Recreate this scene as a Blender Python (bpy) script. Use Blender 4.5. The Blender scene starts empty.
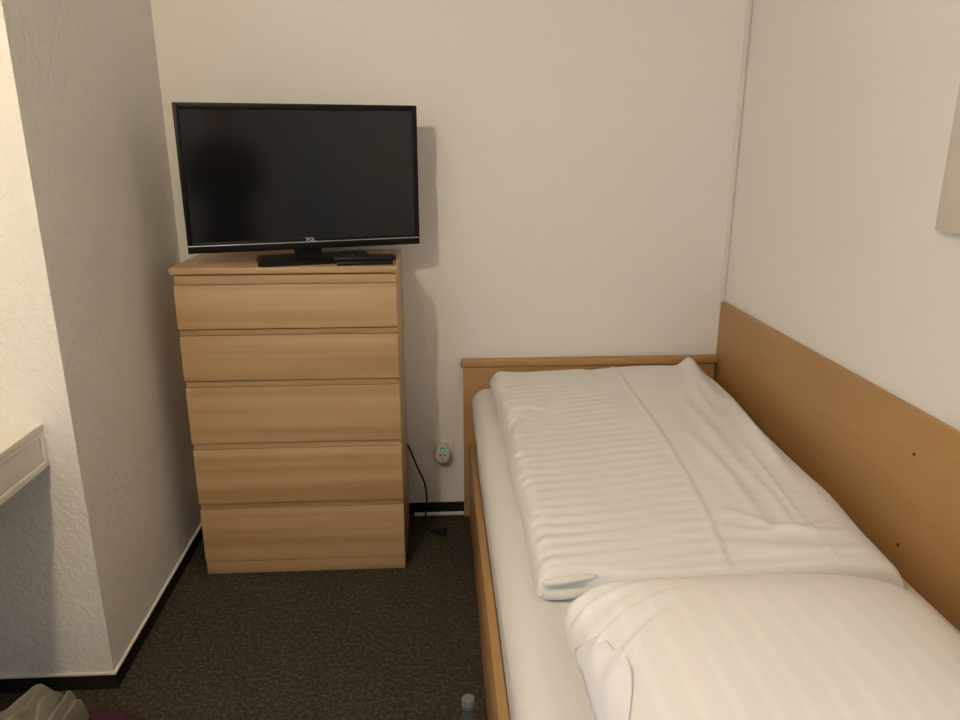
import bpy, bmesh, math, random
from mathutils import Vector, Matrix, noise
random.seed(4)
PI = math.pi
S = bpy.context.scene
C = S.collection

# ------------------------------------------------------------------ helpers
def clamp(v, a=0.0, b=1.0): return max(a, min(b, v))
def sstep(a, b, v):
    t = clamp((v - a) / (b - a)); return t * t * (3 - 2 * t)

def obj(name, bm, m, parent=None, smooth=40, loc=None):
    """bm is in world coordinates when top-level, local to the parent's origin otherwise."""
    me = bpy.data.meshes.new(name)
    bmesh.ops.recalc_face_normals(bm, faces=bm.faces[:])
    bm.to_mesh(me); bm.free()
    if smooth is not None:
        me.shade_smooth()
        if smooth < 180: me.set_sharp_from_angle(angle=math.radians(smooth))
    if m: me.materials.append(m)
    o = bpy.data.objects.new(name, me); C.objects.link(o)
    if parent: o.parent = parent
    if loc: o.location = loc
    return o

def tag(o, label, cat, group=None):
    o['label'] = label; o['category'] = cat
    if group: o['group'] = group
    return o

def thing(name, label, cat, loc=(0, 0, 0), rz=0.0, group=None):
    o = bpy.data.objects.new(name, None); C.objects.link(o)
    o.location = loc; o.rotation_euler = (0, 0, rz); o.empty_display_size = .05
    return tag(o, label, cat, group)

def struct(name, bm, m, parent=None, smooth=40):
    o = obj(name, bm, m, parent, smooth)
    if not parent: o['kind'] = 'structure'
    return o

def box(bm, x0, x1, y0, y1, z0, z1, bev=0.0, seg=2):
    g = bmesh.ops.create_cube(bm, size=1.0)
    vs = g['verts']
    for v in vs:
        v.co = Vector((x0 + (v.co.x + .5) * (x1 - x0), y0 + (v.co.y + .5) * (y1 - y0), z0 + (v.co.z + .5) * (z1 - z0)))
    if bev > 0:
        es = list({e for v in vs for e in v.link_edges})
        bmesh.ops.bevel(bm, geom=es, offset=bev, segments=seg, profile=.5, affect='EDGES')
    return bm

def bx(*a, **k): return box(bmesh.new(), *a, **k)

def prism(bm, pts, axis, a, b):
    """extrude a closed polygon: pts are 2-D in the two other axes (in xyz order)."""
    def mk(p, t):
        q = list(p); q.insert(axis, t); return bm.verts.new(q)
    A = [mk(p, a) for p in pts]; B = [mk(p, b) for p in pts]
    n = len(pts)
    bm.faces.new(A); bm.faces.new(B[::-1])
    for i in range(n):
        bm.faces.new((A[i], B[i], B[(i + 1) % n], A[(i + 1) % n]))
    return bm

def lathe(bm, prof, seg=32, c=(0, 0, 0), M=None, caps=True):
    rings = []
    for r, z in prof:
        ring = []
        if r < 1e-6:
            ring = [bm.verts.new((c[0], c[1], c[2] + z))]
        else:
            for i in range(seg):
                a = 2 * PI * i / seg
                ring.append(bm.verts.new((c[0] + r * math.cos(a), c[1] + r * math.sin(a), c[2] + z)))
        rings.append(ring)
    for A, B in zip(rings, rings[1:]):
        if len(A) == 1 and len(B) == 1: continue
        if len(A) == 1:
            for i in range(seg): bm.faces.new((A[0], B[i], B[(i + 1) % seg]))
        elif len(B) == 1:
            for i in range(seg): bm.faces.new((A[i], A[(i + 1) % seg], B[0]))
        else:
            for i in range(seg): bm.faces.new((A[i], A[(i + 1) % seg], B[(i + 1) % seg], B[i]))
    for R_ in ((rings[0], rings[-1]) if caps else ()):
        if len(R_) > 2: bm.faces.new(R_)
    if M:
        for r in rings:
            for v in r: v.co = M @ v.co
    return bm

def tube(bm, pts, r, seg=10):
    pts = [Vector(p) for p in pts]
    # catmull-rom resample
    P = [pts[0] * 2 - pts[1]] + pts + [pts[-1] * 2 - pts[-2]]
    path = []
    for i in range(1, len(P) - 2):
        for k in range(8):
            t = k / 8
            a, b, c, d = P[i - 1], P[i], P[i + 1], P[i + 2]
            path.append(.5 * ((2 * b) + (c - a) * t + (2 * a - 5 * b + 4 * c - d) * t * t + (-a + 3 * b - 3 * c + d) * t ** 3))
    path.append(pts[-1])
    up = Vector((0, 0, 1)); rings = []
    n = None
    for i, p in enumerate(path):
        t = (path[min(i + 1, len(path) - 1)] - path[max(i - 1, 0)]).normalized()
        if n is None:
            n = t.orthogonal().normalized()
        n = (n - t * n.dot(t)).normalized(); b = t.cross(n)
        rings.append([bm.verts.new(p + r * (math.cos(2 * PI * k / seg) * n + math.sin(2 * PI * k / seg) * b)) for k in range(seg)])
    for A, B in zip(rings, rings[1:]):
        for k in range(seg): bm.faces.new((A[k], A[(k + 1) % seg], B[(k + 1) % seg], B[k]))
    bm.faces.new(rings[0]); bm.faces.new(rings[-1])
    return bm

def closed_sheet(bm, U, V, top, bot):
    """two grids sharing their border: a closed cushion-like solid"""
    nu, nv = len(U), len(V)
    T = [[bm.verts.new(top(u, v)) for v in V] for u in U]
    B = [[None] * nv for _ in U]
    for i in range(nu):
        for j in range(nv):
            if i in (0, nu - 1) or j in (0, nv - 1): B[i][j] = T[i][j]
            else: B[i][j] = bm.verts.new(bot(U[i], V[j]))
    for i in range(nu - 1):
        for j in range(nv - 1):
            bm.faces.new((T[i][j], T[i + 1][j], T[i + 1][j + 1], T[i][j + 1]))
            f = [B[i][j], B[i][j + 1], B[i + 1][j + 1], B[i + 1][j]]
            if len(set(f)) > 2:
                try: bm.faces.new(f)
                except ValueError: pass
    return bm

def eased(n):  # samples of [-1,1], denser at both ends
    return [math.sin(PI / 2 * (-1 + 2 * i / (n - 1))) for i in range(n)]

# ------------------------------------------------------------------ materials
def lin(c):
    c = c / 255.0
    return c / 12.92 if c <= .04045 else ((c + .055) / 1.055) ** 2.4
def rgb(r, g, b): return (lin(r), lin(g), lin(b), 1)

class NT:
    def __init__(s, name):
        s.m = bpy.data.materials.new(name); s.m.use_nodes = True
        s.t = s.m.node_tree; s.b = s.t.nodes['Principled BSDF']; s.tc = s.t.nodes.new('ShaderNodeTexCoord')
    def n(s, typ, **k):
        o = s.t.nodes.new(typ)
        for a, v in k.items():
            if a in o.inputs: o.inputs[a].default_value = v
            else: setattr(o, a, v)
        return o
    def l(s, a, b): s.t.links.new(a, b)
    def mapping(s, scale, src='Object', rot=(0, 0, 0)):
        mp = s.n('ShaderNodeMapping'); mp.inputs['Scale'].default_value = scale; mp.inputs['Rotation'].default_value = rot
        s.l(s.tc.outputs[src], mp.inputs['Vector']); return mp.outputs[0]
    def noise(s, vec, scale, detail=2.0, rough=.5, dist=0.0):
        o = s.n('ShaderNodeTexNoise', Scale=scale, Detail=detail, Roughness=rough, Distortion=dist)
        if vec is not None: s.l(vec, o.inputs['Vector'])
        return o.outputs['Fac']
    def ramp(s, fac, *stops):
        o = s.n('ShaderNodeValToRGB'); e = o.color_ramp.elements
        while len(e) < len(stops): e.new(.5)
        for k, (p, c) in enumerate(stops): e[k].position = p; e[k].color = c
        s.l(fac, o.inputs[0]); return o.outputs[0]
    def mix(s, fac, a, b, mode='MIX'):
        o = s.n('ShaderNodeMix', data_type='RGBA', blend_type=mode)
        if isinstance(fac, (int, float)): o.inputs[0].default_value = fac
        else: s.l(fac, o.inputs[0])
        for sock, v in ((o.inputs[6], a), (o.inputs[7], b)):
            if isinstance(v, tuple): sock.default_value = v
            else: s.l(v, sock)
        return o.outputs[2]
    def math(s, op, a, b=None):
        o = s.n('ShaderNodeMath', operation=op)
        for k, v in enumerate((a, b)):
            if v is None: continue
            if isinstance(v, (int, float)): o.inputs[k].default_value = v
            else: s.l(v, o.inputs[k])
        return o.outputs[0]
    def bump(s, h, strength, dist):
        o = s.n('ShaderNodeBump', Strength=strength, Distance=dist); s.l(h, o.inputs['Height'])
        s.l(o.outputs[0], s.b.inputs['Normal'])
    def col(s, c):
        if isinstance(c, tuple): s.b.inputs['Base Color'].default_value = c
        else: s.l(c, s.b.inputs['Base Color'])
    def done(s, rough=.5, spec=.5, metal=0.0):
        s.b.inputs['Roughness'].default_value = rough
        s.b.inputs['Specular IOR Level'].default_value = spec
        s.b.inputs['Metallic'].default_value = metal
        return s.m

def plain(name, c, rough=.5, spec=.5, metal=0.0, var=.05):
    t = NT(name); v = t.mapping((1, 1, 1))
    f = t.noise(v, 60, 3)
    d = tuple(x * (1 - var) for x in c[:3]) + (1,)
    t.col(t.mix(f, d, c)); return t.done(rough, spec, metal)

def wall_mat(name, c, lump=130, strength=.35, dist=.0016):
    t = NT(name); v = t.mapping((1, 1, 1))
    big = t.noise(v, 1.7, 3)
    c2 = tuple(x * .95 for x in c[:3]) + (1,)
    t.col(t.mix(big, c2, c))
    h = t.math('ADD', t.noise(v, lump, 3, .55, .4), t.math('MULTIPLY', t.noise(v, lump * .35, 2), .6))
    t.bump(h, strength, dist)
    return t.done(.85, .25)

def wood_mat(name, base, dark, light, axis=0, band=.05, bandmix=.55, grain=1.0, rough=.42):
    """veneer: long fine grain along axis, laid in strips of uneven tone across it"""
    t = NT(name)
    sc = [22.0] * 3; sc[axis] = .9
    v = t.mapping(tuple(sc))
    g1 = t.noise(v, 3.0, 6, .62, .35)
    sc2 = [70.0] * 3; sc2[axis] = 2.2
    g2 = t.noise(t.mapping(tuple(sc2)), 3.0, 3, .6)
    col = t.ramp(g1, (.3, dark), (.52, base), (.74, light))
    sc3 = [1 / band] * 3; sc3[axis] = .55
    b = t.noise(t.mapping(tuple(sc3)), 1.0, 1.0, .4, .0)
    bc = t.ramp(b, (.36, dark), (.46, base), (.6, light))
    col = t.mix(bandmix, col, bc)
    fine = t.ramp(g2, (.3, tuple(x * .86 for x in base[:3]) + (1,)), (.6, base))
    col = t.mix(.25 * grain, col, fine)
    t.col(col)
    t.bump(g2, .05, .0006)
    return t.done(rough, .4)

M = {}
M['wall'] = wall_mat('painted_wall', (.80, .79, .77, 1), 90, .35, .0014)
M['woodchip'] = wall_mat('woodchip_wall', (.80, .79, .77, 1), 66, .9, .0055)
M['ceiling'] = wall_mat('ceiling_paint', (.72, .71, .69, 1))
M['white_trim'] = plain('white_trim', (.74, .72, .67, 1), .5)
M['skirting'] = plain('dark_skirting', (.016, .014, .012, 1), .85, .2, var=.4)
M['birch'] = wood_mat('birch_veneer', (.43, .285, .148, 1), (.345, .215, .10, 1), (.50, .345, .193, 1), 0, .042, .75)
M['birch_v'] = wood_mat('birch_veneer_upright', (.43, .285, .148, 1), (.36, .225, .108, 1), (.48, .33, .18, 1), 2, .05)
M['groove'] = plain('drawer_gap', (.10, .055, .025, 1), .8, .2)
M['beech'] = wood_mat('beech_veneer', (.41, .237, .094, 1), (.36, .197, .075, 1), (.455, .27, .115, 1), 0, .09, .35)
M['beech_y'] = wood_mat('beech_veneer_long', (.40, .232, .094, 1), (.35, .192, .074, 1), (.44, .262, .112, 1), 1, .12, .4)
M['black'] = plain('black_plastic', (.008, .0075, .0075, 1), .42, .25, var=.2)
M['gloss'] = plain('gloss_black', (.005, .0048, .0048, 1), .42, .18, var=.1)
M['rubber'] = plain('rubber_black', (.009, .009, .009, 1), .6, .3, var=.2)
M['silver'] = plain('silver_strip', (.62, .62, .62, 1), .3, .5, .7)
M['chrome'] = plain('steel', (.5, .49, .47, 1), .3, .5, 1.0)
M['white_plastic'] = plain('white_plastic', (.72, .70, .65, 1), .35, .5)
M['hole'] = plain('socket_hole', (.02, .018, .016, 1), .7, .2)
M['desk_white'] = plain('white_lacquer', (.78, .76, .71, 1), .38, .45, var=.02)
t = NT('tv_screen'); t.col((.004, .004, .0045, 1)); M['screen'] = t.done(.12, .42)
t = NT('green_light'); t.col((.02, .25, .12, 1)); t.b.inputs['Emission Color'].default_value = (.02, .7, .32, 1); t.b.inputs['Emission Strength'].default_value = .8; M['green'] = t.done(.3)
t = NT('lamp_glow'); t.col((.9, .8, .65, 1)); t.b.inputs['Emission Color'].default_value = (1.0, .795, .525, 1); t.b.inputs['Emission Strength'].default_value = 296; M['lamp'] = t.done(.4)
# carpet
t = NT('carpet'); v = t.mapping((1, 1, 1))
n1 = t.noise(v, 80, 4, .75); n2 = t.noise(v, 230, 2, .6); n3 = t.noise(v, 5, 3)
c = t.ramp(n1, (.38, (.012, .0105, .008, 1)), (.5, (.040, .0345, .0255, 1)), (.62, (.135, .118, .090, 1)))
c = t.mix(.35, c, t.ramp(n2, (.38, (.012, .0105, .008, 1)), (.62, (.135, .118, .090, 1))))
c = t.mix(.25, c, t.ramp(n3, (.3, (.030, .026, .019, 1)), (.7, (.05, .043, .032, 1))))
t.col(c); t.bump(t.math('ADD', n1, n2), .9, .006); M['carpet'] = t.done(.95, .1)
# linen
def linen(name, c, stripe=None, period=.052, amt=.05, wob=.012, sheen=.12):
    t = NT(name); v = t.mapping((1, 1, 1))
    col = c
    weave = t.noise(t.mapping((900, 900, 900)), 1.0, 1)
    big = t.noise(v, 9, 3)
    h = t.math('ADD', t.math('MULTIPLY', weave, .15), t.math('MULTIPLY', big, 1.0))
    if stripe is not None:
        sx = t.n('ShaderNodeSeparateXYZ'); t.l(t.tc.outputs['Object'], sx.inputs[0])
        w = t.math('MULTIPLY', t.math('SUBTRACT', t.noise(v, 4.5, 2), .5), wob * 2)
        a = t.math('ADD', sx.outputs[stripe], w)
        s_ = t.math('SINE', t.math('MULTIPLY', a, 2 * PI / period))
        f = t.ramp(s_, (.35, (0, 0, 0, 1)), (.65, (1, 1, 1, 1)))
        col = t.mix(f, tuple(x * (1 - amt) for x in c[:3]) + (1,), c)
        rg = t.n('ShaderNodeMapRange'); t.l(f, rg.inputs[0]); rg.inputs[3].default_value = .42; rg.inputs[4].default_value = .75
        t.l(rg.outputs[0], t.b.inputs['Roughness'])
    t.col(col); t.bump(h, .12, .004)
    t.b.inputs['Sheen Weight'].default_value = sheen
    return t.done(.7, .25)
WH = (.79, .79, .785, 1)
M['duvet'] = linen('damask_duvet', (.765, .77, .765, 1), 1, .0425, .042, .018)
M['pillow'] = linen('damask_pillow', WH, 0, .046, .035, .006)
M['sheet'] = linen('sheet_cotton', (.665, .662, .65, 1))
M['flap'] = linen('pillow_inner', (.78, .78, .83, 1))  # white cloth; the blue cast of the window daylight is put into its colour
M['canvas'] = linen('canvas_beige', (.61, .57, .50, 1))
M['grey_cloth'] = linen('grey_cloth', (.20, .190, .155, 1), sheen=0)
M['purple'] = linen('purple_cloth', (.042, .012, .024, 1), sheen=0)
# clear plastics
def clear(name, tint, fac, rough):
    t = NT(name); t.col(tint)
    tr = t.n('ShaderNodeBsdfTransparent'); tr.inputs[0].default_value = (.82, .88, .9, 1)
    mx = t.n('ShaderNodeMixShader'); mx.inputs[0].default_value = fac
    t.l(tr.outputs[0], mx.inputs[1]); t.l(t.b.outputs[0], mx.inputs[2])
    t.l(mx.outputs[0], t.t.nodes['Material Output'].inputs['Surface'])
    return t.done(rough, .5)
M['pet'] = clear('clear_bottle', (.20, .24, .27, 1), .28, .08)
M['water'] = clear('water', (.10, .13, .15, 1), .15, .03)
M['cap'] = clear('frosted_cap', (.20, .20, .20, 1), .85, .3)
M['pane'] = clear('window_glass', (.6, .65, .65, 1), .06, .02)
M['frame'] = plain('window_frame_white', (.75, .75, .73, 1), .4)

# ------------------------------------------------------------------ setting
XL, XR, PX, PY = -.929, 1.0909, -.914, -.9484     # alcove wall, right wall, pillar corner
XF, YR, ZC = -1.62, -4.3, 2.5
struct('floor', bx(XF - .1, XR + .1, YR - .1, .1, -.05, 0), M['carpet'])
struct('ceiling', bx(XF - .1, XR + .1, YR - .1, .1, ZC, ZC + .05), M['ceiling'])
struct('wall_back', bx(XL - .1, XR + .1, 0, .1, 0, ZC), M['wall'])
struct('wall_right', bx(XR, XR + .1, YR - .1, 0, 0, ZC), M['wall'])
bm = bmesh.new()
prism(bm, [(XF, PY), (PX, PY), (XL, 0), (XL - .1, 0), (XL - .1, -.0), (XF, -.0)], 2, 0, ZC)
struct('wall_left', bm, M['woodchip'], smooth=None)
W0, W1, WZ0, WZ1 = -4.15, -3.0, .95, 2.15
bm = bmesh.new()
box(bm, XF - .1, XF, YR - .1, W0, 0, ZC); box(bm, XF - .1, XF, W1, 0, 0, ZC)
box(bm, XF - .1, XF, W0, W1, 0, WZ0); box(bm, XF - .1, XF, W0, W1, WZ1, ZC)
struct('wall_side', bm, M['woodchip'])
struct('wall_rear', bx(XF, XR, YR - .1, YR, 0, ZC), M['wall'])
wroot = bpy.data.objects.new('window_1', None); C.objects.link(wroot); wroot['kind'] = 'structure'; wroot.location = (XF - .06, (W0 + W1) / 2, WZ0)
hw, hh = (W1 - W0) / 2, WZ1 - WZ0
bm = bmesh.new()
for a in ((-hw, -hw + .06, 0, hh), (hw - .06, hw, 0, hh), (-.04, .04, .06, hh - .06), (-hw + .06, hw - .06, 0, .06), (-hw + .06, hw - .06, hh - .06, hh)):
    box(bm, -.03, .03, a[0], a[1], a[2], a[3])
obj('window_frame', bm, M['frame'], wroot)
obj('pane', bx(-.004, .004, -hw + .06, -.04, .06, hh - .06), M['pane'], wroot)
obj('pane', bx(-.004, .004, .04, hw - .06, .06, hh - .06), M['pane'], wroot)

# skirting: dark carpet strip, with a white edge along its top on the left
SK = .044
bm = bx(XL + .012, .088, -.009, 0, 0, .050); struct('baseboard_back', bm, M['skirting'])
bm = bmesh.new()
prism(bm, [(XL, -.009), (XL + .010, -.009), (PX + .010, PY - .010), (XF, PY - .010), (XF, PY), (PX, PY)], 2, 0, SK)
struct('baseboard_left', bm, M['skirting'], smooth=None)
bm = bmesh.new()
prism(bm, [(XL, -.009), (XL + .008, -.009), (PX + .008, PY - .008), (XF, PY - .008), (XF, PY), (PX, PY)], 2, SK, SK + .005)
struct('trim_2', bm, M['white_trim'], smooth=None)
# white strip in the right-hand corner, standing a crack off the right wall
struct('trim_1', bx(XR - .020, XR - .0045, -.007, 0, .02, ZC, bev=.0015), M['white_trim'])
# pale duct lying along the foot of the back wall
bm = bx(-.115, .087, -.024, -.0095, 0, .013, bev=.004, seg=3)
tag(obj('cable_duct', bm, M['white_plastic']), 'thin white cable duct lying on the carpet along the dark skirting of the back wall', 'cable duct')

# ------------------------------------------------------------------ chest of drawers
cx0, cx1, cyf, cyb = -.8245, -.134, -.401, -.012
ch = thing('chest_of_drawers', 'light birch chest of five drawers standing in the corner under the television', 'chest of drawers', ((cx0 + cx1) / 2, (cyf + cyb) / 2, 0))
ox, oy = ch.location.x, ch.location.y
def lbx(x0, x1, y0, y1, z0, z1, bev=0.0, seg=2): return bx(x0 - ox, x1 - ox, y0 - oy, y1 - oy, z0, z1, bev=bev, seg=seg)
obj('side_panel', lbx(cx0, cx0 + .018, cyf + .019, cyb, 0, 1.0565, .0012), M['birch_v'], ch)
obj('side_panel', lbx(cx1 - .018, cx1, cyf + .019, cyb, 0, 1.0565, .0012), M['birch_v'], ch)
obj('top_panel', lbx(cx0 - .0075, cx1 + .002, cyf - .001, cyb, 1.057, 1.077, .0018), M['birch'], ch)
obj('back_panel', lbx(cx0 + .0185, cx1 - .0185, cyb - .008, cyb, .06, 1.056), M['birch_v'], ch)
obj('plinth', lbx(cx0 + .001, cx1 - .001, cyf + .004, cyf + .0185, 0, .0475, .0012), M['birch'], ch)
DR = [(1.0225, .8825), (.8585, .7105), (.686, .4925), (.468, .272), (.248, .0515)]
top = 1.0565
for za, zb in DR:
    bm = bmesh.new()
    # finger-pull rail behind the gap and the front board with a chamfered top edge
    x0, x1 = cx0 + .0005 - ox, cx1 - .0005 - ox
    y = cyf - oy
    prism(bm, [(y, zb), (y - .0005, zb + .02), (y + .0015, za - .010), (y + .006, za), (y + .0185, za), (y + .0185, zb)], 0, x0, x1)
    es = [e for e in bm.edges if abs(e.verts[0].co.x - e.verts[1].co.x) < 1e-6 and e.verts[0].co.y < y + .003 and e.verts[1].co.y < y + .003]
    bmesh.ops.bevel(bm, geom=es, offset=.0012, segments=2, affect='EDGES')
    d = obj('drawer', bm, M['birch'], ch)
    obj('pull_rail', lbx(cx0 + .0035, cx1 - .0035, cyf + .0075, cyf + .0185, za + .0020, top - .0045), M['birch'], d)
    obj('drawer_box', lbx(cx0 + .03, cx1 - .03, cyf + .0345, cyb - .03, zb + .012, za - .02), M['birch'], d)
    top = zb
# ------------------------------------------------------------------ television
TR = .2734
tv = thing('television', 'black flat screen television turned slightly to the right on top of the birch chest', 'television', (-.421, -.272, 1.0775), TR)
tz = .0415; TW, TH = .3675, .4441
bm = bmesh.new()   # bezel ring with sloped inner edge
fr = [(-TW, -TW + .017), (TW - .017, TW)]
box(bm, -TW, -TW + .016, -.022, .012, tz, tz + TH, .002)
box(bm, TW - .016, TW, -.022, .012, tz, tz + TH, .002)
box(bm, -TW + .014, TW - .014, -.022, .012, tz + TH - .018, tz + TH, .002)
box(bm, -TW + .014, TW - .014, -.022, .012, tz, tz + .033, .002)
obj('bezel', bm, M['gloss'], tv)
obj('screen', bx(-TW + .0165, TW - .0165, -.0175, -.002, tz + .0335, tz + TH - .0185), M['screen'], tv)
obj('trim_strip', bx(-TW + .001, TW - .001, -.0245, -.0222, tz + .0215, tz + .0240, .0006), M['silver'], tv)
bm = bx(-TW + .004, TW - .004, .0125, .034, tz + .006, tz + TH - .006, .01)
box(bm, -.24, .24, .03, .062, tz + .03, tz + .30, .014, 3)
obj('rear_housing', bm, M['black'], tv)
# stand
bm = bmesh.new()
prism(bm, [(-.150, -.092), (.190, -.092), (.205, -.080), (.205, .095), (.190, .107), (-.150, .107), (-.166, .092), (-.166, -.080)], 2, 0, .012)
es = [e for e in bm.edges if e.verts[0].co.z > .011 and e.verts[1].co.z > .011]
bmesh.ops.bevel(bm, geom=es, offset=.006, segments=3, affect='EDGES')
obj('stand_base', bm, M['gloss'], tv)
bm = bmesh.new()
prism(bm, [(-.048, -.02), (.048, -.02), (.048, .03), (-.048, .03)], 2, .0125, tz + .02)
for v in bm.verts:
    if v.co.z < .02: v.co.x *= .86
bmesh.ops.bevel(bm, geom=[e for e in bm.edges if abs(e.verts[0].co.z - e.verts[1].co.z) > .02], offset=.012, segments=4, affect='EDGES')
for v in bm.verts: v.co.y += .0335
obj('stand_neck', bm, M['black'], tv)
cu = bpy.data.curves.new('logo_text', 'FONT'); cu.body = 'TCL'; cu.size = .0135; cu.align_x = 'CENTER'; cu.extrude = .0006; cu.offset = .0004
to = bpy.data.objects.new('logo_tmp', cu); C.objects.link(to)
bpy.context.view_layer.update()
me = bpy.data.meshes.new_from_object(to.evaluated_get(bpy.context.evaluated_depsgraph_get()))
bpy.data.objects.remove(to)
lo = bpy.data.objects.new('logo', me); C.objects.link(lo); lo.parent = tv
me.materials.clear(); me.materials.append(M['silver'])
lo.rotation_euler = (PI / 2, 0, 0); lo.location = (.004, -.0230, tz + .0262); lo.scale = (1.25, 1, 1)
# ------------------------------------------------------------------ remote control
rc = thing('remote_control', 'slim black remote control lying on the chest in front of the television stand', 'remote control', (-.232, -.366, 1.0775), .10)
bm = bx(-.098, .098, -.021, .021, .0125, .0285, .006, 3)
for v in bm.verts:
    if v.co.x > .06: v.co.y *= .94
obj('remote_body', bm, M['black'], rc)
bm = bmesh.new()
for i in range(9):
    for j in range(3):
        bmesh.ops.create_uvsphere(bm, u_segments=10, v_segments=6, radius=.0036, matrix=Matrix.Translation((.005 + i * .0098, -.0125 + j * .0125, .0285)) @ Matrix.Scale(.8, 4, (0, 0, 1)))
obj('buttons', bm, M['rubber'], rc)
bm = lathe(bmesh.new(), [(0, .0302), (.003, .0302), (.0034, .0285), (0, .0285)][::-1], 14, (-.038, .004, 0))
obj('power_button', bm, M['white_plastic'], rc)
obj('battery_cover', bx(-.088, .088, -.016, .016, 0, .0123, .004), M['black'], rc)

# ------------------------------------------------------------------ wall socket, adapter, cord
so = thing('wall_socket', 'square white wall socket on the back wall behind the plugged-in adapter', 'socket', (.010, 0, .279))
obj('cover_plate', bx(-.040, .040, -.009, 0, -.040, .040, .003, 3), M['white_plastic'], so)
ad = thing('socket_adapter', 'white egg-shaped plug-in adapter with a glowing green light on the wall socket', 'adapter', (.004, -.0092, .279))
bm = bmesh.new()
def egg(a, k):
    r = .0295 * k; ex = 1.0
    x = r * math.sin(a); z = .039 * k * math.cos(a)
    x *= 1 - .16 * math.cos(a); return x, z
rings = []
for k, y in ((1.0, 0), (1.02, -.006), (1.0, -.030), (.955, -.039), (.87, -.0425)):
    rings.append([bm.verts.new((egg(2 * PI * i / 40, k)[0], y, egg(2 * PI * i / 40, k)[1])) for i in range(40)])
for A, B in zip(rings, rings[1:]):
    for i in range(40): bm.faces.new((A[i], A[(i + 1) % 40], B[(i + 1) % 40], B[i]))
bm.faces.new(rings[0]); bm.faces.new(rings[-1])
obj('adapter_body', bm, M['white_plastic'], ad, 50)
RX = Matrix.Rotation(PI / 2, 4, 'X')
bm = lathe(bmesh.new(), [(.0155, 0), (.0185, 0), (.0185, .0022), (.0155, .0022), (.0155, 0)], 32, caps=False, M=Matrix.Translation((0, -.0426, -.0065)) @ RX)
obj('outlet_rim', bm, M['white_plastic'], ad)
for hx, hz, r in ((-.0085, -.0005, .0034), (.0085, -.0005, .0034), (0, -.0175, .0026)):
    bm = lathe(bmesh.new(), [(0, 0), (r, 0), (r, .0012), (0, .0012)], 16, M=Matrix.Translation((hx, -.0426, hz)) @ RX)
    obj('pin_hole', bm, M['hole'], ad)
bm = lathe(bmesh.new(), [(0, 0), (.0086, 0), (.0082, .003), (.005, .0048), (0, .0055)], 24, M=Matrix.Translation((0, -.0426, .0245)) @ RX)
M['green_rim'] = plain('green_lens', (.01, .07, .035, 1), .3)
led = obj('indicator_lens', bm, M['green_rim'], ad)
bm = lathe(bmesh.new(), [(0, 0), (.0044, 0), (.0040, .0022), (0, .003)], 20, M=Matrix.Translation((0, -.0471, .0245)) @ RX)
obj('indicator_light', bm, M['green'], led)

pc = thing('power_cord', 'black power cord hanging from behind the chest with its plug on the carpet', 'power cord', (-.05, -.15, 0))
W = lambda x, y, z: (x + .05, y + .15, z)
bm = tube(bmesh.new(), [W(-.150, -.0045, .37), W(-.142, -.0045, .325), W(-.120, -.014, .278), W(-.097, -.035, .225), W(-.070, -.045, .16), W(-.062, -.045, .095), W(-.066, -.055, .04), W(-.070, -.085, .0045), W(-.062, -.125, .0045), W(-.045, -.152, .0045), W(-.030, -.163, .008)], .0034, 10)
obj('cable', bm, M['rubber'], pc)
pl = bmesh.new()
lathe(pl, [(0, 0), (.007, 0), (.009, .012), (.014, .02), (.0165, .034), (.0165, .046), (0, .046)], 20, M=Matrix.Translation((.016, -.012, .0167)) @ Matrix.Rotation(-.45, 4, 'Z') @ Matrix.Rotation(PI / 2, 4, 'Y'))
p_ = obj('plug', pl, M['rubber'], pc)

# ------------------------------------------------------------------ bed
bed = thing('bed', 'single beech bed frame with capped footboard along the right wall', 'bed', (.58, -1.05, 0))
bo = bed.location
def bbx(x0, x1, y0, y1, z0, z1, bev=0.0, seg=2): return bx(x0 - bo.x, x1 - bo.x, y0 - bo.y, y1 - bo.y, z0, z1, bev=bev, seg=seg)
BY1, BY0 = -.011, -2.175
fb = obj('footboard', bbx(.088, 1.061, -.034, BY1, .055, .628, .001), M['beech'], bed)
bm = bbx(.078, 1.0715, -.043, -.004, .6285, .6575, .006, 4)
obj('cap_rail', bm, M['beech'], fb)
for xx in ((.088, .130), (1.019, 1.061)):
    obj('foot', bbx(xx[0], xx[1], -.034, BY1, 0, .0545, .001), M['beech'], fb)
obj('side_rail', bbx(.108, .1305, -2.145, -.0345, .004, .31, .0015), M['beech_y'], bed)
obj('side_rail', bbx(1.0385, 1.061, -2.145, -.0345, .06, .31, .0015), M['beech_y'], bed)
hb = obj('headboard', bbx(.088, 1.048, BY0, -2.1455, 0, .70, .001), M['beech'], bed)
obj('cap_rail', bbx(.078, 1.058, BY0 - .008, -2.137, .7005, .7295, .006, 4), M['beech'], hb)
obj('slat_base', bbx(.1315, 1.0375, -2.143, -.036, .20, .245), M['beech'], bed)

wp = thing('wall_panel', 'long beech board fixed to the right wall beside the bed', 'wall panel', (XR - .0001, -1.1, .30))
obj('board', bx(-.0172, 0, -1.10, 1.094, -.15, .565, bev=.0012), M['beech_y'], wp)
for yy, zz in ((-1.224, .767), (-1.224, .535)):
    obj('screw_hole', lathe(bmesh.new(), [(0, 0), (.0042, 0), (.0042, .0008), (0, .0008)], 14, M=Matrix.Translation((-.0172, yy + 1.1, zz - .30)) @ Matrix.Rotation(-PI / 2, 4, 'Y')), M['hole'], wp)

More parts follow.
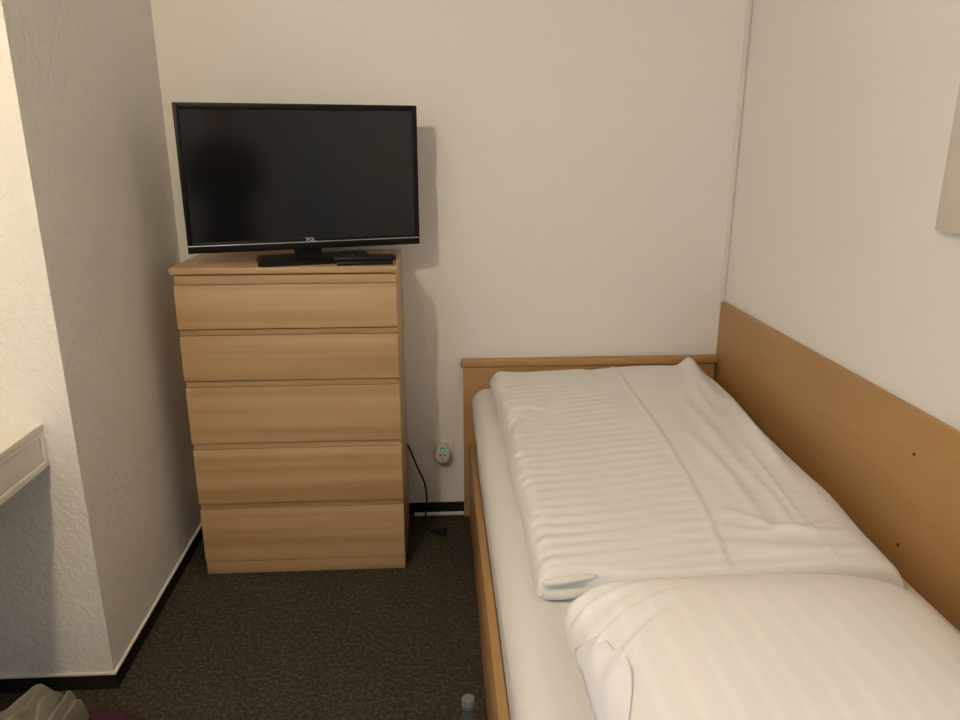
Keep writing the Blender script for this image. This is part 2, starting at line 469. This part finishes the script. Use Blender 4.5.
# mattress in its fitted sheet
MX0, MX1, MY0, MY1, MZ0, MZ1, MR = .1165, 1.012, -2.138, -.046, .2475, .559, .062
def mattress_top(x, y):
    """height of the sheet surface"""
    def fall(d):
        d = clamp(d / MR); return MR * (1 - math.sqrt(max(0, 1 - (1 - d) ** 2)))
    z = MZ1 - fall(x - MX0) - fall(MX1 - x) * .92 - .6 * fall(MY1 - y) * .6
    return z + .0025 * noise.noise((x * 5, y * 3, 3))
bm = bmesh.new()
prof = []
n = 10
for k in range(n + 1):
    a = PI / 2 * k / n
    prof.append((MX0 + MR * (1 - math.cos(a)), MZ1 - MR + MR * math.sin(a)))
top_x = [MX0 + MR + (MX1 - MX0 - 2 * MR) * i / 40 for i in range(1, 40)]
left = [(.134, MZ0), (.1335, .275), (.1332, .30), (.1318, .33), (.1275, .365), (.1225, .40), (.119, .43), (.1173, .465)]
mid = [(x, MZ1) for x in top_x]
right = [(MX1 - (p[0] - MX0), p[1]) for p in prof[::-1]]
rlow = [(MX1 - (p[0] - MX0) , p[1]) for p in left[::-1]]
section = left + prof + mid + right + rlow
NY = 110
YS = []
for j in range(NY + 1):
    YS.append(MY0 + (MY1 - MY0) * (.5 + .5 * math.sin(PI / 2 * (-1 + 2 * j / NY))))
cxm, czm = (MX0 + MX1) / 2, (MZ0 + MZ1) / 2
rows = []
for j, y in enumerate(YS):
    d = min(y - MY0, MY1 - y)
    e = 1 - math.sqrt(max(0, 1 - (1 - clamp(d / .045)) ** 2))
    row = []
    for (x, z) in section:
        xx = x - (x - cxm) / (MX1 - MX0) * 2 * .035 * e
        zz = z if z < .3 else z - .045 * e * (z - .3) / (MZ1 - .3)
        up = sstep(.45, .55, z)
        zz += up * .0025 * noise.noise((x * 5, y * 3, 3))
        if x < MX0 + .02 and .31 < z < .5:      # slack pucker of the sheet along the side
            xx += .0035 * noise.noise((y * 3.2, z * 9, 1)) - .006 * math.exp(-((z - .452) / .011) ** 2) * sstep(-.2, -.7, y) + .003
        row.append(bm.verts.new((xx - cxm, y + 1.05, zz - MZ0)))
    rows.append(row)
for A, B in zip(rows, rows[1:]):
    k = len(A)
    for i in range(k): bm.faces.new((A[i], A[(i + 1) % k], B[(i + 1) % k], B[i]))
bm.faces.new(rows[0]); bm.faces.new(rows[-1])
mo = obj('mattress', bm, M['sheet'], None, 60, (cxm, -1.05, MZ0))
tag(mo, 'mattress in a plain white fitted sheet lying in the beech bed frame', 'mattress')

# ------------------------------------------------------------------ duvet
def seg_dist(px, py, pts):
    best = 9; bt = 0; side = 0
    tot = len(pts) - 1
    for i in range(tot):
        ax, ay = pts[i]; bx_, by_ = pts[i + 1]
        dx, dy = bx_ - ax, by_ - ay
        t = clamp(((px - ax) * dx + (py - ay) * dy) / (dx * dx + dy * dy))
        qx, qy = ax + t * dx, ay + t * dy
        d = math.hypot(px - qx, py - qy)
        if d < best:
            best = d; bt = (i + t) / tot; side = dx * (py - qy) - dy * (px - qx)
    return best, bt, side
SEAM = [(.652, -.03), (.648, -.232), (.640, -.511), (.635, -.735), (.626, -.905), (.617, -1.049), (.602, -1.207), (.583, -1.353), (.570, -1.441), (.560, -1.52)]
SEAM2 = [(.845, -.80), (.827, -1.057), (.806, -1.263), (.798, -1.41), (.796, -1.55)]
RIDGES = [  # polyline, height, half width
    ([(.94, -.03), (.935, -.14), (.915, -.30), (.905, -.46)], .036, .030),
    ([(.90, -.18), (.86, -.38), (.845, -.62)], .010, .022),
    ([(.97, -.25), (.965, -.45), (.93, -.70), (.90, -.95)], .013, .020),
    ([(.93, -.62), (.90, -.85), (.88, -1.10)], .007, .018),
    ([(.60, -1.28), (.70, -1.325), (.80, -1.31), (.86, -1.29)], .007, .016),
    ([(.60, -1.36), (.72, -1.40), (.86, -1.40)], .008, .024),
    ([(.72, -.75), (.73, -1.05), (.715, -1.26)], .007, .018),
    ([(.80, -.45), (.79, -.75), (.775, -1.0)], .007, .022),
    ([(.66, -1.22), (.72, -1.30), (.80, -1.335), (.88, -1.33)], .009, .016),
    ([(.78, -.95), (.79, -1.15), (.77, -1.30)], .004, .014),
    ([(.22, -.50), (.27, -.515), (.33, -.50)], .015, .010),
    ([(.205, -.60), (.25, -.57), (.28, -.53)], .012, .012),
    ([(.205, -.70), (.235, -.64), (.245, -.59)], .007, .012),
    ([(.55, -.06), (.575, -.12), (.59, -.24)], -.006, .02),
]
DY0, DY1 = -1.462, -.054
def dx0(y): return .187 + .006 * noise.noise((1, y * 4, 0)) + .010 * math.exp(-((y + .66) / .10) ** 2)
def dx1(y): return 1.035 - .062 * sstep(0, -.9, y) - .034 * sstep(-1.0, -1.5, y) + .004 * noise.noise((5, y * 5, 0))
def duv_xy(u, v):
    y = DY0 + (DY1 - DY0) * (v + 1) / 2
    y2 = y + .010 * noise.noise((u * 2.2, 7, v)) * (1 - sstep(.85, 1, abs(v)))
    x = dx0(y) + (dx1(y) - dx0(y)) * (u + 1) / 2
    # near end edge is slightly bowed, left corner pushed out
    y2 += sstep(.6, 1, -v) * (.030 * sstep(-.45, -.80, u) + .006 * sstep(.3, 1, u))
    return x, y2
def duv_thick(x, y):
    t = .064 + .012 * sstep(.3, .75, x)
    t += .006 * noise.noise((x * 4, y * 3, 2)) + .003 * noise.noise((x * 11, y * 9, 5))
    d, tt, side = seg_dist(x, y, SEAM)
    right = side > 0
    t += .0028 * math.exp(-(d / .006) ** 2) - (.005 * sstep(0, .016, d) if right else 0.0) * sstep(-.06, -.3, y)
    d, tt, side = seg_dist(x, y, SEAM2)
    t += .003 * math.exp(-(d / .007) ** 2) * sstep(0, .1, tt)
    for pts, hgt, w in RIDGES:
        d, tt, side = seg_dist(x, y, pts)
        t += hgt * math.exp(-(d / w) ** 2) * (.35 + .65 * math.sin(PI * clamp(tt * .94 + .03)) if pts[0][1] < -.04 else 1 - .6 * tt)
    # damask stripes draw the cover into shallow ripples on the left half
    ph = (y + .018 * noise.noise((x * 3.0, y * 2.0, 11)) - .12 * (x - .2)) * 2 * PI / .0425
    amp = .0012 * (1 - .55 * sstep(.42, .66, x)) * (0 if right and False else 1) * (1 - .75 * sstep(.60, .70, x))
    amp *= .65 + .5 * noise.noise((x * 5, y * 4, 21))
    t += amp * math.sin(ph) * sstep(-.12, -.25, y)
    # gathered left hem
    t += .0026 * math.sin(ph * .7 + 5 * noise.noise((y * 9, 4, 4))) * math.exp(-((x - .205) / .03) ** 2)
    return t
def edge_prof(u, v, x, y):
    # distance to edges in metres
    wx = dx1(y) - dx0(y)
    du0 = (u + 1) / 2 * wx; du1 = (1 - u) / 2 * wx
    dv0 = (v + 1) / 2 * (DY1 - DY0); dv1 = (1 - v) / 2 * (DY1 - DY0)
    f = 1.0
    for d, r in ((du0, .045), (du1, .075), (dv0, .020), (dv1, .040)):
        k = clamp(d / r); f *= math.sqrt(max(0, 1 - (1 - k) ** 2)) ** .9
    return f
dcx, dcy, dcz = .60, -.78, .5625
def duv_top(u, v):
    x, y = duv_xy(u, v)
    f = edge_prof(u, v, x, y)
    zb = mattress_top(clamp(x, MX0, MX1), y)
    base = zb + .006
    h = duv_thick(x, y)
    bulge = .008 * math.sin(PI * clamp(f)) * (1 if u < -.9 else 0)
    return (x - dcx - bulge * 0, y - dcy, base + .020 * (1 - f) + h * f - dcz - .02 * (1 - f) * .5)
def duv_bot(u, v):
    x, y = duv_xy(u, v)
    x = clamp(x, dx0(y) + .012, dx1(y) - .002)
    return (x - dcx, y - dcy, mattress_top(clamp(x, MX0, MX1), y) + .0035 - dcz)
bm = bmesh.new()
U = eased(150); V = []
NV = 250
for j in range(NV):
    a = -1 + 2 * j / (NV - 1)
    V.append(.75 * a + .25 * math.sin(PI / 2 * a))
closed_sheet(bm, U, V, duv_top, duv_bot)
dv = obj('duvet', bm, M['duvet'], None, 180, (dcx, dcy, dcz))
tag(dv, 'white striped duvet folded lengthwise over the mattress', 'duvet')
# rolled open end at the near left corner: two folded layers of the cover
bm = bmesh.new()
def sheet_strip(bm, path, prof_r, n=26):
    """a flattened, folded roll of cloth along path"""
    tubepts = path
    rings = []
    for i, (p, rx, rz) in enumerate(tubepts):
        ring = []
        for k in range(14):
            a = 2 * PI * k / 14
            ring.append(bm.verts.new((p[0] + .0 * math.cos(a), p[1] + rx * math.cos(a), p[2] + rz * math.sin(a))))
        rings.append(ring)
    for A, B in zip(rings, rings[1:]):
        for k in range(14): bm.faces.new((A[k], A[(k + 1) % 14], B[(k + 1) % 14], B[k]))
    bm.faces.new(rings[0]); bm.faces.new(rings[-1])
def P(x, y, z): return (x - dcx, y + .034 - dcy, z - dcz)
sheet_strip(bm, [(P(.198, -1.468, .574), .004, .006), (P(.202, -1.469, .576), .011, .011), (P(.24, -1.470, .577), .013, .012), (P(.29, -1.468, .579), .011, .011), (P(.34, -1.462, .581), .006, .008)], 0)
sheet_strip(bm, [(P(.199, -1.462, .598), .004, .005), (P(.203, -1.464, .600), .012, .009), (P(.245, -1.466, .606), .013, .008), (P(.30, -1.462, .612), .011, .007), (P(.35, -1.456, .616), .005, .004)], 0)
fl = obj('folded_end', bm, M['sheet'], dv, 180)
sub = fl.modifiers.new('sub', 'SUBSURF'); sub.levels = 2; sub.render_levels = 2

# ------------------------------------------------------------------ pillow
PCX, PCY, PHX, PHY = .566, -1.797, .350, .308
pz0 = .5635
PLEATS = [  # (start, end, height, width) in pillow space, radiating from the near left end
    ((-1.0, .78), (-.52, .93), .017, .030), ((-1.0, .62), (-.45, .80), .020, .032), ((-.98, .30), (-.42, .62), .024, .035),
    ((-.96, .05), (-.55, .40), .018, .032), ((-.9, .96), (-.6, 1.0), .006, .02)]
def pil_xy(u, v):
    # corners drawn in, sides slightly hollow as on a filled pillowcase
    x = PHX * u * (1 - .045 * (1 - v * v) * abs(u) ** 3)
    y = PHY * v * (1 - .035 * (1 - u * u) * abs(v) ** 3)
    c_ = abs(u) ** 7 * abs(v) ** 7
    x *= 1 - .07 * c_; y *= 1 - .09 * c_
    x += .010 * noise.noise((u * 2.5, v * 2.5, 30)) * abs(u) ** 4
    return x, y
def pil_h(u, v):
    a = max(0.0, 1 - abs(u) ** 3.0); b = max(0.0, 1 - abs(v) ** 2.6)
    return (a ** .46) * (b ** .40)
def pil_top(u, v):
    x, y = pil_xy(u, v); h = pil_h(u, v)
    z = .030 + (.127 - .020 * sstep(.1, 1, u)) * h
    z += .006 * noise.noise((u * 1.6, v * 1.6, 8)) * h
    for (a, b_, hh_, w) in PLEATS:
        d, tt, side = seg_dist(u, v, [a, b_])
        z += hh_ * (math.exp(-(d / w) ** 2) - .55 * math.exp(-((d - w * 1.8) / w) ** 2) * (1 if side > 0 else 0)) * (1 - tt) ** .7 * min(1, h * 2.2)
    return (x, y, z)
def pil_bot(u, v):
    x, y = pil_xy(u, v); h = pil_h(u, v)
    return (x, y, .030 - .0285 * min(1, h * 1.6))
bm = bmesh.new()
closed_sheet(bm, eased(110), eased(110), pil_top, pil_bot)
pi_ = obj('pillow', bm, M['pillow'], None, 180, (PCX, PCY, pz0))
pi_.rotation_euler = (.0, 0, .02)
tag(pi_, 'plump white pillow with satin stripes at the near end of the bed', 'pillow')
# white inner flap of the pillowcase showing at its open left end
bm = bmesh.new()
rows = []
for i in range(16):
    row = []
    s = i / 15
    for j in range(16):
        q = j / 15
        v = .50 - .98 * s
        u = -1 + (.004 + .34 * q * (max(0, math.sin(PI * clamp(s)) + .02) ** .8 * (1 - .45 * s))) ** 1.35 * 1.0
        X, Y, Z = pil_top(u, v)
        row.append(bm.verts.new((X - .002, Y, Z + .0022)))
    rows.append(row)
for A, B in zip(rows, rows[1:]):
    for k in range(15): bm.faces.new((A[k], A[k + 1], B[k + 1], B[k]))
fo = obj('inner_flap', bm, M['flap'], pi_, 180)
fo['label'] = 'plain white inner flap at the open end, coloured with a bluish daylight tint'
sm = fo.modifiers.new('thick', 'SOLIDIFY'); sm.thickness = .0008; sm.offset = 1

# ------------------------------------------------------------------ canvas picture on the right wall
pic = thing('wall_picture', 'plain beige canvas picture hanging on the right wall above the bed', 'picture', (XR, -1.54, 1.268))
obj('canvas', bx(-.030, -.0002, -.36, .361, 0, .52, bev=.003), M['canvas'], pic)

# ------------------------------------------------------------------ desk
DZZ = 0
dk = thing('desk', 'white desk with a framed drawer fixed against the left wall beside the pillar', 'desk', (-1.30, -1.55, .671))
ox, oy = -1.30, -1.55
dz = .671
def dbx(x0, x1, y0, y1, z0, z1, bev=0.0): return bx(x0 - ox, x1 - ox, y0 - oy, y1 - oy, z0 - dz, z1 - dz, bev=bev)
DX, DYE, DYN = -.985, PY - .0005, -2.15
obj('desktop', dbx(XF + .001, DX, DYN, DYE, .7655, .783, .0015), M['desk_white'], dk)
bm = dbx(XF + .001, DX - .012, DYN, DYE - .001, .671, .765)
obj('desk_body', bm, M['desk_white'], dk)
bm = bmesh.new()
for (ya, yb, za, zb) in ((DYE - .016, DYE - .001, .671, .765), (DYN, DYN + .016, .671, .765), (DYN + .0162, DYE - .0162, .671, .688), (DYN + .0162, DYE - .0162, .7515, .765)):
    box(bm, DX - .0118 - ox, DX - .0005 - ox, ya - oy, yb - oy, za - dz, zb - dz, .0012)
obj('desk_frame', bm, M['desk_white'], dk)
obj('drawer_front', dbx(DX - .0118, DX - .0045, DYN + .019, DYE - .019, .6905, .749, .001), M['desk_white'], dk)
obj('screw', lathe(bmesh.new(), [(0, -.008), (.005, -.008), (.006, -.002), (.006, 0), (0, 0)], 14, (DX - .02 - ox, -1.03 - oy, 0)), M['rubber'], dk)

# ------------------------------------------------------------------ bag and grey cloth at the lower left
bm = bmesh.new()
def blob(bm, cx, cy, rx, ry, z0, z1, fn, nu=60, nv=60, e=2.6):
    def top(u, v):
        h = max(0, 1 - abs(u) ** e) ** .5 * max(0, 1 - abs(v) ** e) ** .5
        k = math.sqrt(max(0, 1 - .28 * (u * u) * (v * v) * 1.0))
        x, y = rx * u * (1 - .12 * v * v), ry * v * (1 - .12 * u * u)
        zz = (z1 - z0) * h
        return (x, y, zz + fn(x, y) * min(1, h * 1.5) + .004)
    def bot(u, v):
        p = top(u, v); return (p[0], p[1], .001)
    return closed_sheet(bm, eased(nu), eased(nv), top, bot)
blob(bm, 0, 0, .215, .175, 0, .082, lambda x, y: .005 * noise.noise((x * 9, y * 9, 1)) + .003 * noise.noise((x * 25, y * 20, 4)), 60, 60, 3.2)
pb = obj('travel_bag', bm, M['purple'], None, 180, (-.980, -1.238, 0))
tag(pb, 'dark purple soft bag on the carpet under the grey cloth', 'bag')
# the cloth: bunched folds fanning out from a gathered end
CA = [(-.972, -1.150), (-.872, -1.176), (-1.165, -1.365), (-.822, -1.430)]
RD = [(-.86, .030, .07), (-.62, .040, .08), (-.36, .024, .06), (-.12, .042, .09), (.14, .026, .06), (.38, .046, .09), (.62, .030, .06), (.84, .050, .10)]
def cl_xy(u, v):
    s_ = (1 - v) / 2; t_ = (1 + u) / 2
    s2 = s_ + .05 * (1 - abs(u)) * (1 - s_)
    x = (1 - s2) * ((1 - t_) * CA[0][0] + t_ * CA[1][0]) + s2 * ((1 - t_) * CA[2][0] + t_ * CA[3][0])
    y = (1 - s2) * ((1 - t_) * CA[0][1] + t_ * CA[1][1]) + s2 * ((1 - t_) * CA[2][1] + t_ * CA[3][1])
    return x, y
def cl_top(u, v):
    x, y = cl_xy(u, v)
    h = max(0, 1 - abs(u) ** 3.0) ** .45 * max(0, 1 - abs(v) ** 5) ** .45
    uu = u + .16 * noise.noise((v * 1.7, u * 1.5, 3))
    z = .1035 + .106 * h * (.86 + .14 * (1 + v) / 2)
    r_ = 0
    for c_, a_, w_ in RD:
        r_ += a_ * math.exp(-((uu - c_) / w_) ** 2) * (.65 + .8 * noise.noise((v * 2.2, c_ * 7, 9)))
    z += (r_ - .016) * min(1, h * 1.4) + .007 * noise.noise((x * 22, y * 22, 6)) * h
    return (x + 1.0, y + 1.3, z - .1)
def cl_bot(u, v):
    x, y = cl_xy(u, v)
    return (x + 1.0, y + 1.3, .1015 - .1)
bm = closed_sheet(bmesh.new(), eased(120), eased(90), cl_top, cl_bot)
gc = obj('cloth_bundle', bm, M['grey_cloth'], None, 180, (-1.0, -1.3, .1))
tag(gc, 'crumpled pale grey cloth lying on the purple bag below the desk', 'cloth')

# ------------------------------------------------------------------ bottle
bt = thing('water_bottle', 'clear plastic water bottle with a frosted cap on the carpet beside the bed rail', 'bottle', (.0515, -1.308, 0))
prof = [(0, .004), (.018, .001), (.027, .001), (.031, .006), (.032, .02), (.0305, .03), (.032, .04), (.0325, .085), (.0305, .092), (.0325, .10), (.0325, .135), (.029, .145), (.020, .164), (.0145, .178), (.0132, .190), (.0132, .200), (.0162, .203), (.0162, .2045), (.0128, .2055), (.0128, .212)]
obj('bottle_body', lathe(bmesh.new(), prof, 40), M['pet'], bt, 60)
obj('water', lathe(bmesh.new(), [(0, .006), (.026, .006), (.0300, .02), (.0308, .09), (.0308, .12), (0, .12)], 32), M['water'], bt, 60)
bm = bmesh.new(); rr = []
for (r, z) in ((.0146, .2065), (.0148, .2075), (.0148, .2215), (.0138, .2235)):
    rr.append([bm.verts.new(((r + (.0004 if i % 2 and z < .222 else 0)) * math.cos(2 * PI * i / 72), (r + (.0004 if i % 2 and z < .222 else 0)) * math.sin(2 * PI * i / 72), z)) for i in range(72)])
for A, B in zip(rr, rr[1:]):
    for i in range(72): bm.faces.new((A[i], A[(i + 1) % 72], B[(i + 1) % 72], B[i]))
bm.faces.new(rr[0]); bm.faces.new(rr[-1])
obj('cap', bm, M['cap'], bt, 50)
obj('neck_ring', lathe(bmesh.new(), [(.0132, .2008), (.0152, .2008), (.0152, .2025), (.0132, .2025), (.0132, .2008)], 32, caps=False), M['cap'], bt)

# ------------------------------------------------------------------ ceiling lamp
LX, LY, LZ = -.78, -2.40, 2.36
lp = thing('ceiling_lamp', 'round glowing glass globe lamp on the ceiling', 'lamp', (LX, LY, ZC))
obj('lamp_base', lathe(bmesh.new(), [(0, -.022), (.05, -.022), (.055, -.015), (.055, 0), (0, 0)], 32), M['white_plastic'], lp)
obj('lamp_stem', lathe(bmesh.new(), [(.012, LZ - ZC + .064), (.012, -.0225)], 20), M['white_plastic'], lp)
bm = bmesh.new(); bmesh.ops.create_uvsphere(bm, u_segments=24, v_segments=14, radius=.066, matrix=Matrix.Translation((0, 0, LZ - ZC)))
obj('lamp_globe', bm, M['lamp'], lp, 180)

# ------------------------------------------------------------------ photographer, mirrored in the television
def skin(name, J, E, m, parent, levels=2):
    keys = list(J); me = bpy.data.meshes.new(name)
    me.from_pydata([J[k][0] for k in keys], [(keys.index(a), keys.index(b)) for a, b in E], [])
    o = bpy.data.objects.new(name, me); C.objects.link(o)
    o.modifiers.new('skin', 'SKIN')
    for k, sv in zip(keys, me.skin_vertices[0].data):
        r_ = J[k][1]; sv.radius = r_ if isinstance(r_, tuple) else (r_, r_)
    me.skin_vertices[0].data[0].use_root = True
    sb = o.modifiers.new('sub', 'SUBSURF'); sb.levels = levels; sb.render_levels = levels
    bpy.context.view_layer.update()
    nm = bpy.data.meshes.new_from_object(o.evaluated_get(bpy.context.evaluated_depsgraph_get()))
    bpy.data.objects.remove(o); nm.name = name; nm.shade_smooth()
    nm.materials.clear(); nm.materials.append(m)
    q = bpy.data.objects.new(name, nm); C.objects.link(q); q.parent = parent
    return q
M['skin'] = plain('skin_tone', (.42, .25, .17, 1), .55, .4)
M['shirt'] = plain('dark_green_shirt', (.012, .026, .018, 1), .9, .2)
M['trousers'] = plain('black_trousers', (.010, .010, .011, 1), .9, .2)
M['hair'] = plain('dark_brown_hair', (.030, .015, .009, 1), .6, .3)
M['shoe'] = plain('dark_shoe', (.02, .018, .016, 1), .6, .3)
pe = thing('person', 'person in a dark shirt holding up a phone, mirrored in the television', 'person', (.15, -3.12, 0))
def PL(x, y, z): return (x, y, z)
J = {'pelvis': (PL(0, 0, .93), (.135, .10)), 'waist': (PL(0, .01, 1.08), (.125, .09)), 'chest': (PL(0, 0, 1.27), (.145, .10)), 'collar': (PL(0, -.01, 1.41), (.085, .07)),
     'neck': (PL(0, .005, 1.50), .052), 'jaw': (PL(0, .025, 1.56), (.062, .070)), 'head': (PL(0, .012, 1.635), (.080, .092)), 'crown': (PL(0, 0, 1.70), (.055, .065))}
E_ = [('pelvis', 'waist'), ('waist', 'chest'), ('chest', 'collar'), ('collar', 'neck'), ('neck', 'jaw'), ('jaw', 'head'), ('head', 'crown')]
for sd, n_, wx in ((-1, 'l', -.275), (1, 'r', -.095)):
    J.update({n_ + 'sh': (PL(sd * .165, -.01, 1.39), .062), n_ + 'ua': (PL(sd * .205, .01, 1.27), .048), n_ + 'el': (PL(sd * .225 - .03, .07, 1.14), .040), n_ + 'fa': (PL((sd * .195 - .03 + wx) / 2, .20, 1.26), .034), n_ + 'wr': (PL(wx, .315, 1.365), .024), n_ + 'pa': (PL(wx + .004 * sd, .345, 1.405), (.016, .026)),
              n_ + 'hip': (PL(sd * .088, 0, .86), .085), n_ + 'th': (PL(sd * .095, .01, .66), .074), n_ + 'kn': (PL(sd * .10, .015, .48), .054), n_ + 'ca': (PL(sd * .105, -.005, .32), .050), n_ + 'an': (PL(sd * .11, -.01, .095), .036), n_ + 'he': (PL(sd * .11, -.005, .045), .036), n_ + 'to': (PL(sd * .125, .15, .036), (.034, .026))})
    E_ += [('collar', n_ + 'sh'), (n_ + 'sh', n_ + 'ua'), (n_ + 'ua', n_ + 'el'), (n_ + 'el', n_ + 'fa'), (n_ + 'fa', n_ + 'wr'), (n_ + 'wr', n_ + 'pa'),
           ('pelvis', n_ + 'hip'), (n_ + 'hip', n_ + 'th'), (n_ + 'th', n_ + 'kn'), (n_ + 'kn', n_ + 'ca'), (n_ + 'ca', n_ + 'an'), (n_ + 'an', n_ + 'he'), (n_ + 'he', n_ + 'to')]
body = skin('body', J, E_, M['skin'], pe)
for sd, n_, wx in ((-1, 'l', -.275), (1, 'r', -.095)):
    fi = -sd                                    # direction towards the middle of the phone
    for k, (z_, ln) in enumerate(((1.437, .020), (1.419, .024), (1.401, .022), (1.384, .017))):
        a0 = PL(wx, .350, 1.395 + (z_ - 1.41) * .7)
        FJ = {'a': (a0, .0095), 'b': (PL(wx - fi * .002, .374, z_), .0088), 'c': (PL(wx + fi * ln * .5, .3835, z_), .0075), 'd': (PL(wx + fi * ln, .3840, z_ - .001), .0062)}
        skin('finger', FJ, [('a', 'b'), ('b', 'c'), ('c', 'd')], M['skin'], body, 1)
    TJ = {'a': (PL(wx, .335, 1.39), .012), 'b': (PL(wx + fi * .010, .352, 1.413), .0105), 'c': (PL(wx + fi * .028, .3585, 1.424), .0075)}
    skin('thumb', TJ, [('a', 'b'), ('b', 'c')], M['skin'], body, 1)
# face: nose, brow and ears on the head
FN = {'a': (PL(0, .105, 1.655), .010), 'b': (PL(0, .124, 1.622), .013), 'c': (PL(0, .112, 1.608), .010)}
skin('nose', FN, [('a', 'b'), ('b', 'c')], M['skin'], body, 2)
for sd in (-1, 1):
    bm = bmesh.new(); bmesh.ops.create_uvsphere(bm, u_segments=14, v_segments=8, radius=.0095, matrix=Matrix.Translation((sd * .030, .092, 1.643)))
    obj('eye', bm, M['white_plastic'], body, 180)
    bm = bmesh.new(); bmesh.ops.create_uvsphere(bm, u_segments=14, v_segments=8, radius=.028, matrix=Matrix.Translation((sd * .079, 0, 1.628)) @ Matrix.Diagonal((.35, .65, 1, 1)))
    obj('ear', bm, M['skin'], body, 180)
bm = bmesh.new(); bmesh.ops.create_uvsphere(bm, u_segments=14, v_segments=8, radius=.02, matrix=Matrix.Translation((0, .092, 1.578)) @ Matrix.Diagonal((1.1, .5, .35, 1)))
obj('mouth', bm, plain('lip', (.30, .11, .09, 1), .5), body, 180)
bm = bmesh.new()
bmesh.ops.create_uvsphere(bm, u_segments=32, v_segments=20, radius=1, matrix=Matrix.Translation((0, -.002, 1.652)) @ Matrix.Diagonal((.091, .106, .104, 1)))
bmesh.ops.delete(bm, geom=[v for v in bm.verts if v.co.z < 1.545 + max(0, v.co.y + .02) * 1.55 or (abs(v.co.x) > .05 and v.co.y > .01 and v.co.z < 1.672)], context='VERTS')
for v in bm.verts:
    v.co *= 1; k = noise.noise(v.co * 40) * .004; v.co.x *= 1 + k * 6; v.co.z += k
ho = obj('hair', bm, M['hair'], pe, 180)
sm = ho.modifiers.new('thick', 'SOLIDIFY'); sm.thickness = .012; sm.offset = -1
SJ = {'pelvis': (PL(0, 0, .84), (.192, .145)), 'waist': (PL(0, .01, 1.08), (.158, .118)), 'chest': (PL(0, 0, 1.27), (.168, .122)), 'collar': (PL(0, -.01, 1.415), (.10, .085)), 'neck': (PL(0, -.002, 1.462), .062)}
SE = [('pelvis', 'waist'), ('waist', 'chest'), ('chest', 'collar'), ('collar', 'neck')]
for sd, n_, wx in ((-1, 'l', -.275), (1, 'r', -.095)):
    SJ.update({n_ + 'sh': (PL(sd * .165, -.01, 1.39), .076), n_ + 'ua': (PL(sd * .205, .01, 1.27), .062), n_ + 'el': (PL(sd * .225 - .03, .07, 1.14), .054), n_ + 'fa': (PL((sd * .195 - .03 + wx) / 2, .20, 1.26), .046), n_ + 'wr': (PL(wx * .9 + .1 * (sd * .195 - .03 + wx) / 2, .295, 1.348), .036)})
    SE += [('collar', n_ + 'sh'), (n_ + 'sh', n_ + 'ua'), (n_ + 'ua', n_ + 'el'), (n_ + 'el', n_ + 'fa'), (n_ + 'fa', n_ + 'wr')]
skin('shirt', SJ, SE, M['shirt'], pe)
TJ = {'pelvis': (PL(0, 0, .93), (.148, .112)), 'waist': (PL(0, .005, 1.02), (.140, .104))}; TE = [('pelvis', 'waist')]
for sd, n_ in ((-1, 'l'), (1, 'r')):
    TJ.update({n_ + 'hip': (PL(sd * .088, 0, .86), .100), n_ + 'th': (PL(sd * .095, .01, .66), .090), n_ + 'kn': (PL(sd * .10, .015, .48), .072), n_ + 'ca': (PL(sd * .105, -.005, .32), .068), n_ + 'an': (PL(sd * .11, -.005, .105), .062)})
    TE += [('pelvis', n_ + 'hip'), (n_ + 'hip', n_ + 'th'), (n_ + 'th', n_ + 'kn'), (n_ + 'kn', n_ + 'ca'), (n_ + 'ca', n_ + 'an')]
skin('trousers', TJ, TE, M['trousers'], pe)
for sd, n_ in ((-1, 'l'), (1, 'r')):
    o = skin('shoe', {'a': (PL(sd * .11, -.02, .052), (.046, .046)), 'b': (PL(sd * .117, .07, .046), (.048, .040)), 'c': (PL(sd * .127, .17, .040), (.044, .034))}, [('a', 'b'), ('b', 'c')], M['shoe'], pe)
    for v in o.data.vertices: v.co.z = max(v.co.z, .0005)
ph = thing('phone', 'dark phone held up in both hands of the person mirrored in the television', 'phone', (-.035, -2.7475, 1.385))
obj('phone_body', bx(-.074, .074, -.004, .004, 0, .073, .003, 3), M['gloss'], ph)

# ------------------------------------------------------------------ daylight
w = bpy.data.worlds.new('sky'); S.world = w; w.use_nodes = True
bg = w.node_tree.nodes['Background']; bg.inputs[0].default_value = (.62, .86, 1.2, 1); bg.inputs[1].default_value = 5.4
al = bpy.data.lights.new('window_portal', 'AREA'); al.shape = 'RECTANGLE'; al.size = W1 - W0; al.size_y = WZ1 - WZ0
al.cycles.is_portal = True
ao = bpy.data.objects.new('window_portal', al); C.objects.link(ao)
ao.location = (XF - .105, (W0 + W1) / 2, (WZ0 + WZ1) / 2); ao.rotation_euler = (0, -PI / 2, 0)   # faces +x
al.size, al.size_y = WZ1 - WZ0, W1 - W0

# ------------------------------------------------------------------ camera (fitted)
cam = bpy.data.cameras.new('camera'); co = bpy.data.objects.new('camera', cam); C.objects.link(co)
F_PX = 739.755
cam.sensor_fit = 'HORIZONTAL'; cam.sensor_width = 36; cam.lens = 36 * F_PX / 960; cam.clip_start = .02
r = Vector((.99839263, -.05666394, -.00116655)); u = Vector((.01712195, .28193202, .95928159)); f = Vector((.05402779, .95775964, -.28244904))
m = Matrix((r, u, -f)).transposed().to_4x4(); m.translation = Vector((0, -2.72, 1.4495))
co.matrix_world = m
S.camera = co
S.view_settings.view_transform = 'Standard'; S.view_settings.look = 'None'
S.view_settings.gamma = 1; S.view_settings.use_curve_mapping = False
S.view_settings.exposure = 0.36
S.cycles.max_bounces = 14; S.cycles.diffuse_bounces = 10
S.cycles.use_denoising = True
